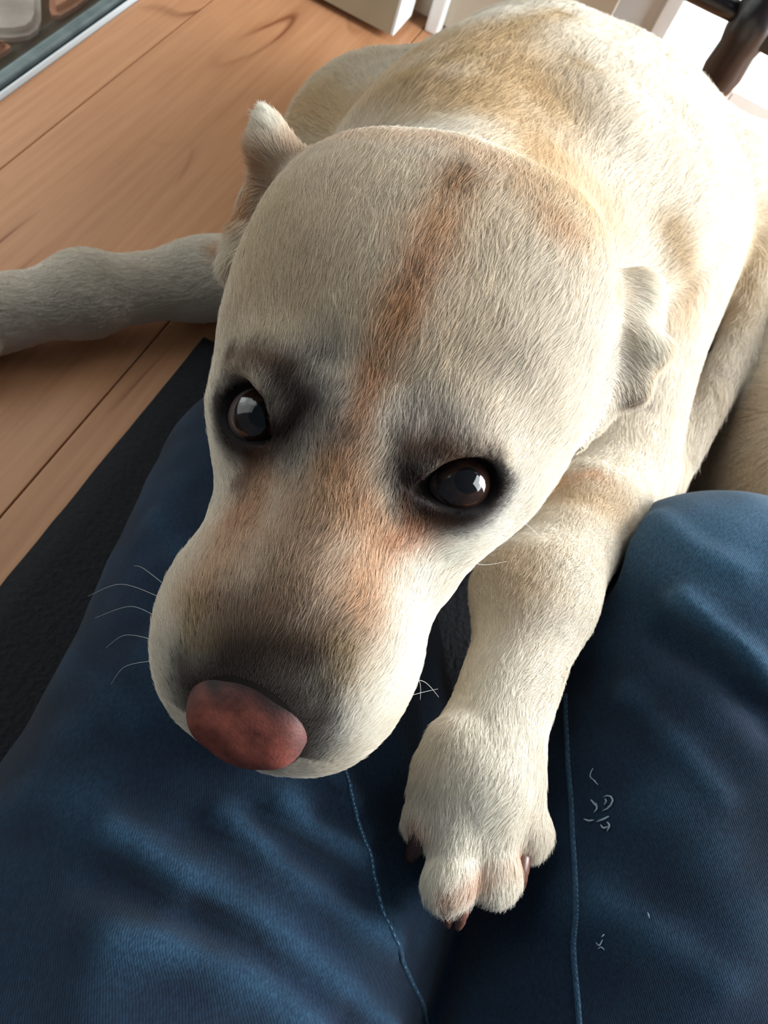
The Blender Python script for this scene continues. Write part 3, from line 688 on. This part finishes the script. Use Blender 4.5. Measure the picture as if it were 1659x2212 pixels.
for i, (c, look, along) in enumerate(EYE):
    gaze = look + (np.array((0.50, -0.05, 0)) if i == 0 else np.array((0.02, -0.10, 0))); gaze /= np.linalg.norm(gaze)
    g = HM @ gaze; M = Matrix.Translation(hw(*c)) @ Vector(g).to_track_quat('Z', 'Y').to_matrix().to_4x4()
    place = lambda vf: ([M @ Vector(v) for v in vf[0]], vf[1])
    eye = mesh_obj('eye', *place(cap(ER, 0.0, math.pi * 0.8)), ball_m, dog)
    mesh_obj('iris', *place(cap(ER + 0.0004, 0.36, 0.90)), iris_m, eye)
    mesh_obj('pupil', *place(cap(ER + 0.0004, 0.0, 0.38)), pup_m, eye)

# ---- nose pad with its nostrils
np_ = [EL(hw(*NOSE_C), NOSE_R * (0.98, 0.95, 0.90), HM, k=0.004), EL(hw(-0.001, 0.0865, -0.0160), (0.0180, 0.0150, 0.0150), HM, k=0.006), EL(hw(-0.001, 0.1062, -0.0150), (0.0165, 0.0115, 0.012), HM, k=0.006)]
for s in (-1, 1):
    np_.append(EL(hw(s * 0.0125 - 0.001, 0.1010, -0.0125), (0.0095, 0.012, 0.0110), HM, k=0.006))
    np_.append(RC(hw(s * 0.0115, 0.119, -0.0125), hw(s * 0.0125, 0.106, -0.0215), 0.0030, 0.0030, k=0.002, sub=True))
    np_.append(RC(hw(s * 0.0125, 0.1165, -0.0140), hw(s * 0.0235, 0.098, -0.0115), 0.0022, 0.0010, k=0.002, sub=True))
np_.append(RC(hw(0, 0.122, -0.006), hw(0, 0.118, -0.030), 0.0012, 0.0012, k=0.003, sub=True))
nl = hw(*NOSE_C)
NV, NQ = sculpt(np_, nl - 0.032, nl + 0.032, 0.0008, 2)
q = to_head(NV)
PINK = lin(114, 60, 50)
back = np.clip((0.1012 + 0.003 * wob(NV, 0.012, 21) - q[:, 1] + np.abs(q[:, 0] + 0.001) * 0.18) / 0.012, 0, 1)[:, None]
pit = np.minimum.reduce([pr.d(NV) for pr in np_ if pr.sub]); pit = np.clip((0.0022 - pit) / 0.002, 0, 1)[:, None]
nc = PINK * (1.05 + 0.35 * wob(NV, 0.012, 22) + 0.15 * wob(NV, 0.004, 23))[:, None]
side = np.clip((np.abs(q[:, 0]) - 0.0155) / 0.005, 0, 1)[:, None]
nc = nc * (1 - 0.95 * back) + lin(24, 16, 16) * 0.95 * back
nc = nc * (1 - 0.55 * side) + lin(90, 66, 64) * 0.55 * side
nc = nc * (1 - pit) + BLACK * pit
nose_m, nt, b = mat_new('nose_skin'); at = N(nt, 'ShaderNodeAttribute', attribute_name='coat'); nt.links.new(at.outputs['Color'], b.inputs['Base Color'])
b.inputs['Roughness'].default_value = 0.55; b.inputs['Specular IOR Level'].default_value = 0.25
tc = N(nt, 'ShaderNodeTexCoord'); vo = N(nt, 'ShaderNodeTexVoronoi', i_Scale=900.0); bp = N(nt, 'ShaderNodeBump', i_Strength=0.16, i_Distance=0.0005)
nt.links.new(tc.outputs['Object'], vo.inputs['Vector']); nt.links.new(vo.outputs['Distance'], bp.inputs['Height']); nt.links.new(bp.outputs[0], b.inputs['Normal'])
nose = np_mesh('nose', NV, NQ, nose_m, dog); set_col(nose.data, 'coat', nc.clip(0.003, 0.9)); nose['label'] = 'pink and brown nose pad'

# ---- claws of the paw on the lap and of the stretched leg
claw_m = mottled('claw', lin(84, 54, 46), lin(124, 86, 72), 160, 0.35)
dark_claw = mottled('dark_claw', lin(40, 24, 22), lin(74, 46, 42), 160, 0.35)
for (p0, p1, p2, m, r) in [((905, 1775), (903, 1815), (884, 1862), dark_claw, 0.0046), ((968, 1925), (966, 1968), (968, 2003), claw_m, 0.0032), ((1003, 1925), (998, 1975), (988, 2008), claw_m, 0.0030), ((1128, 1845), (1125, 1885), (1124, 1925), claw_m, 0.0038)]:
    pts = spline([Pz(*p0, 0.180), Pz(*p1, 0.1795), Pz(*p2, 0.171)], 7)
    vs, fs = tube(pts, [r, r, r * .95, r * .88, r * .75, r * .58, r * .3], 10); mesh_obj('claw', vs, fs, m, dog)
for qx in (-0.024, -0.008, 0.008, 0.024):
    v = frame(L3 - L2); A = L3 + v[:, 0] * qx + v[:, 1] * 0.042 - np.array((0, 0, 0.013)); A[2] = max(A[2], 0.010)
    vs, fs = tube(spline([A, A + v[:, 1] * 0.007, A + v[:, 1] * 0.013 - np.array((0, 0, 0.006))], 5), [0.0035, 0.0033, 0.0028, 0.002, 0.0008], 8); mesh_obj('claw', vs, fs, dark_claw, dog)

# ------------------------------------------------------------------ the person's legs in jeans
ZS = 0.80                                          # thighs are flatter than round
def Zp(p): return (p[0], p[1], p[2] / ZS)
jp = []
hipL, midL, kneeL = (0.035, -0.28, 0.110), (0.010, 0.080, 0.082), (-0.053, 0.268, 0.075)
hipR, midR, kneeR = (0.250, -0.28, 0.092), (0.228, 0.060, 0.110), (0.200, 0.258, 0.164)
jp += [RC(Zp(hipL), Zp(midL), 0.122, 0.112, k=0.02), RC(Zp(midL), Zp(kneeL), 0.111, 0.086, k=0.02), RC(Zp((-0.06, 0.23, 0.06)), Zp((0.02, -0.2, 0.05)), 0.06, 0.05, k=0.03)]
jp += [RC(Zp(hipR), Zp(midR), 0.118, 0.104, k=0.004), RC(Zp(midR), Zp(kneeR), 0.104, 0.090, k=0.012), RC(Zp((0.215, 0.23, 0.075)), Zp((0.24, -0.2, 0.06)), 0.075, 0.06, k=0.012)]
jp += [EL(Zp((0.14, -0.36, 0.12)), (0.20, 0.10, 0.15), k=0.04)]
JV, JQ = sculpt(jp, (-0.22, -0.48, 0.0), (0.42, 0.40, 0.40), 0.004, 3)
JV[:, 2] *= ZS
JV, JQ = largest(JV, JQ)
JN = vnormals(JV, JQ)
JB = BVHTree.FromPolygons([tuple(v) for v in JV], [tuple(q) for q in JQ.tolist()])
def on_jeans(px, py):
    r = ray(px, py); r = r / np.linalg.norm(r); h = JB.ray_cast(Vector(CAM), Vector(r)); return np.array(h[0]) if h[0] is not None else Pz(px, py, 0.16)
CREASE = [  # height in mm, half width in mm, path
    (4.2, 8, [(239, 1800), (347, 1866), (450, 1936), (575, 2012), (667, 2083), (770, 2165), (850, 2230)]), (-5.5, 11, [(430, 1975), (520, 2030), (597, 2085), (678, 2150), (732, 2200)]),
    (4.0, 8, [(480, 1760), (542, 1804), (613, 1863), (705, 1934), (776, 1988), (850, 2045)]), (-4.0, 8, [(560, 1770), (640, 1840), (700, 1885), (790, 1950)]),
    (4.5, 10, [(615, 1735), (683, 1793), (781, 1828)]), (-3.5, 6, [(690, 1760), (760, 1800), (800, 1830)]), (2.5, 5, [(705, 1665), (745, 1690), (765, 1730)]), (2.5, 5, [(775, 1915), (805, 1925)]),
    (4.5, 12, [(250, 2030), (412, 2048), (515, 2085), (624, 2150), (705, 2215)]), (-2.5, 9, [(200, 1900), (340, 1960), (450, 2020)]), (2.0, 14, [(80, 1700), (200, 1760), (330, 1800)]), (-2.0, 10, [(300, 1740), (420, 1790), (520, 1850)]),
    (1.6, 9, [(150, 1420), (220, 1480), (290, 1560)]), (2.0, 10, [(260, 1050), (330, 1120), (400, 1220)]),
    (6.0, 9, [(1470, 1300), (1530, 1352), (1602, 1412), (1670, 1490)]), (-6.0, 12, [(1440, 1370), (1540, 1430), (1600, 1485), (1670, 1560)]), (3.0, 10, [(1420, 1120), (1500, 1180), (1600, 1230)]), (2.0, 8, [(1350, 1500), (1450, 1600), (1560, 1720)]), (2.0, 10, [(1300, 1960), (1420, 2020), (1560, 2120)])]
dis = np.zeros(len(JV))
for hgt, hw_, path in CREASE:
    P = spline([on_jeans(*p) for p in path], 16); d = np.full(len(JV), 9.0)
    for i in range(15): d = np.minimum(d, seg_t(JV, P[i], P[i + 1])[1])
    dis += hgt * 1e-3 * np.exp(-(d / (hw_ * 0.75e-3)) ** 2)
dis += 0.0012 * wob(JV, 0.07, 31) + 0.0006 * wob(JV, 0.03, 32)
JV = JV + JN * dis[:, None]
for _ in range(3):                                 # the cloth gives way under the dog
    push = np.zeros_like(JV)
    for i in np.where((JV[:, 1] > 0.0) & (JV[:, 2] > 0.02))[0]:
        h = DB.find_nearest(Vector(JV[i]), 0.05)
        if h[0] is None: continue
        s_ = float(np.dot(JV[i] - np.array(h[0]), np.array(h[1])))
        if s_ < 0.0042: push[i] = np.array(h[1]) * (0.0045 - s_)
    JV = JV + push
JV[:, 2] = np.maximum(JV[:, 2], 0.0095)
JB = BVHTree.FromPolygons([tuple(v) for v in JV], [tuple(q) for q in JQ.tolist()])
denim, nt, b = mat_new('denim'); L = nt.links
tc = N(nt, 'ShaderNodeTexCoord'); sp = N(nt, 'ShaderNodeMapping'); sp.inputs['Rotation'].default_value = (0, 0, 0.15); L.new(tc.outputs['Object'], sp.inputs[0])
no = N(nt, 'ShaderNodeTexNoise', i_Scale=9.0, i_Detail=5.0, i_Roughness=0.6); L.new(sp.outputs[0], no.inputs['Vector'])
cr = ramp(nt, [(0.30, lin(7, 19, 33)), (0.55, lin(9, 27, 46)), (0.78, lin(18, 42, 64))]); L.new(no.outputs['Fac'], cr.inputs[0])
wr = N(nt, 'ShaderNodeAttribute', attribute_name='wear_and_knee_light'); wm = N(nt, 'ShaderNodeMix', data_type='RGBA'); L.new(wr.outputs['Color'], wm.inputs['Factor']); L.new(cr.outputs[0], wm.inputs['A']); wm.inputs['B'].default_value = (*lin(50, 86, 112), 1)
st = N(nt, 'ShaderNodeMapping'); st.inputs['Scale'].default_value = (1, 0.28, 1); L.new(sp.outputs[0], st.inputs[0])
th = N(nt, 'ShaderNodeTexNoise', i_Scale=1500.0, i_Detail=1.0); L.new(st.outputs[0], th.inputs['Vector'])
tr_ = ramp(nt, [(0.35, (0.62, 0.66, 0.72)), (0.68, (1.35, 1.3, 1.25))]); L.new(th.outputs['Fac'], tr_.inputs[0])
mm = N(nt, 'ShaderNodeMix', data_type='RGBA', blend_type='MULTIPLY'); mm.inputs['Factor'].default_value = 1.0; L.new(wm.outputs['Result'], mm.inputs['A']); L.new(tr_.outputs[0], mm.inputs['B']); L.new(mm.outputs['Result'], b.inputs['Base Color'])
wv = N(nt, 'ShaderNodeTexWave', i_Scale=420.0, i_Distortion=1.5, i_Detail=1.0); wv.bands_direction = 'DIAGONAL'; L.new(sp.outputs[0], wv.inputs['Vector'])
bp = N(nt, 'ShaderNodeBump', i_Strength=0.22, i_Distance=0.0004); L.new(wv.outputs['Fac'], bp.inputs['Height']); L.new(bp.outputs[0], b.inputs['Normal'])
b.inputs['Roughness'].default_value = 0.9; b.inputs['Sheen Weight'].default_value = 0.08; b.inputs['Sheen Roughness'].default_value = 0.6; b.inputs['Specular IOR Level'].default_value = 0.1
person = empty('person', (0.1, -0.3, 0.0095)); tag(person, 'person sitting in faded blue jeans with a dog chin on one leg', 'person')
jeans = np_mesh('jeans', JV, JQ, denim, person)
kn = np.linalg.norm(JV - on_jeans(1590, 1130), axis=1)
wear_and_knee_light = np.clip(np.clip(dis / 0.0045, 0, 1) * 0.38 + 0.03 + 0.75 * np.exp(-(kn / 0.050) ** 2), 0, 1)  # crease term is wear; right knee term paints in the window light
set_col(jeans.data, 'wear_and_knee_light', np.repeat(wear_and_knee_light[:, None], 3, 1))
thread_m = plain('pale_thread', lin(96, 132, 160), 0.8)
def seam(path, dash=True, mat=thread_m, n=190, rad=0.00028):
    P = spline([on_jeans(*p) for p in path], n); out = []
    for p in P:
        h = JB.find_nearest(Vector(p)); out.append(np.array(h[0]) + np.array(h[1]) * 0.0004)
    out = np.array(out)
    vs, fs = tube(out - np.array([0, 0, .0009]), 0.0013, 6); s = mesh_obj('seam', vs, fs, denim, jeans)
    set_col(s.data, 'wear_and_knee_light', np.full((len(vs), 3), 0.45))
    V_, F_ = [], []
    for i in range(0, n - 1, 2):
        v, f = tube([out[i] + (0, 0, .0002), (out[i] + out[i + 1]) / 2 + (0, 0, .0005), out[i + 1] + (0, 0, .0002)], rad, 5); k = len(V_); V_ += v; F_ += [tuple(k + j for j in q) for q in f]
    o = mesh_obj('stitching', V_, F_, mat, s); o['kind'] = 'stuff'
seam([(700, 1560), (735, 1635), (765, 1740), (800, 1850), (850, 2020), (920, 2212), (958, 2330), (985, 2500), (1000, 2750)])
seam([(1225, 1500), (1230, 1640), (1240, 1800), (1248, 1950), (1242, 2050), (1254, 2212), (1262, 2330), (1270, 2550), (1275, 2800)], mat=plain('dull_thread', lin(70, 88, 104), 0.8))
# frayed spots on the right thigh
fray_m = plain('frayed_cotton', lin(120, 138, 150), 0.9)
def fray(lines, rad):
    V_, F_ = [], []
    for ln in lines:
        P = spline([on_jeans(*p) for p in ln], 7)
        P = np.array([np.array((h := JB.find_nearest(Vector(p)))[0]) + np.array(h[1]) * (0.0004 + 0.0008 * math.sin(i / 6 * math.pi)) for i, p in enumerate(P)])
        v, f = tube(P, [rad * (0.35 + 0.65 * math.sin(math.pi * (i + .6) / 7.2)) for i in range(7)], 6); k = len(V_); V_ += v; F_ += [tuple(k + j for j in q) for q in f]
    o = mesh_obj('frayed_threads', V_, F_, fray_m, jeans); o['kind'] = 'stuff'; return o
fray([[(1277, 1728), (1284, 1735), (1290, 1744)], [(1305, 1722), (1318, 1720), (1326, 1730), (1318, 1745), (1303, 1752)], [(1308, 1726), (1312, 1733), (1306, 1740)], [(1262, 1770), (1275, 1775), (1283, 1772)], [(1290, 1776), (1304, 1772), (1316, 1764)], [(1298, 1782), (1306, 1790), (1314, 1786)], [(1312, 1776), (1318, 1784), (1312, 1796)], [(1288, 1735), (1292, 1748), (1284, 1756)]], 0.00042)
fray([[(1282, 1660), (1277, 1678), (1288, 1688)], [(1280, 1682), (1290, 1692), (1293, 1696)]], 0.00026)
fray([[(1288, 2036), (1296, 2042), (1302, 2030)], [(1292, 2050), (1300, 2046), (1306, 2052)], [(1300, 2024), (1306, 2018)], [(1398, 1972), (1402, 1984)]], 0.00028)
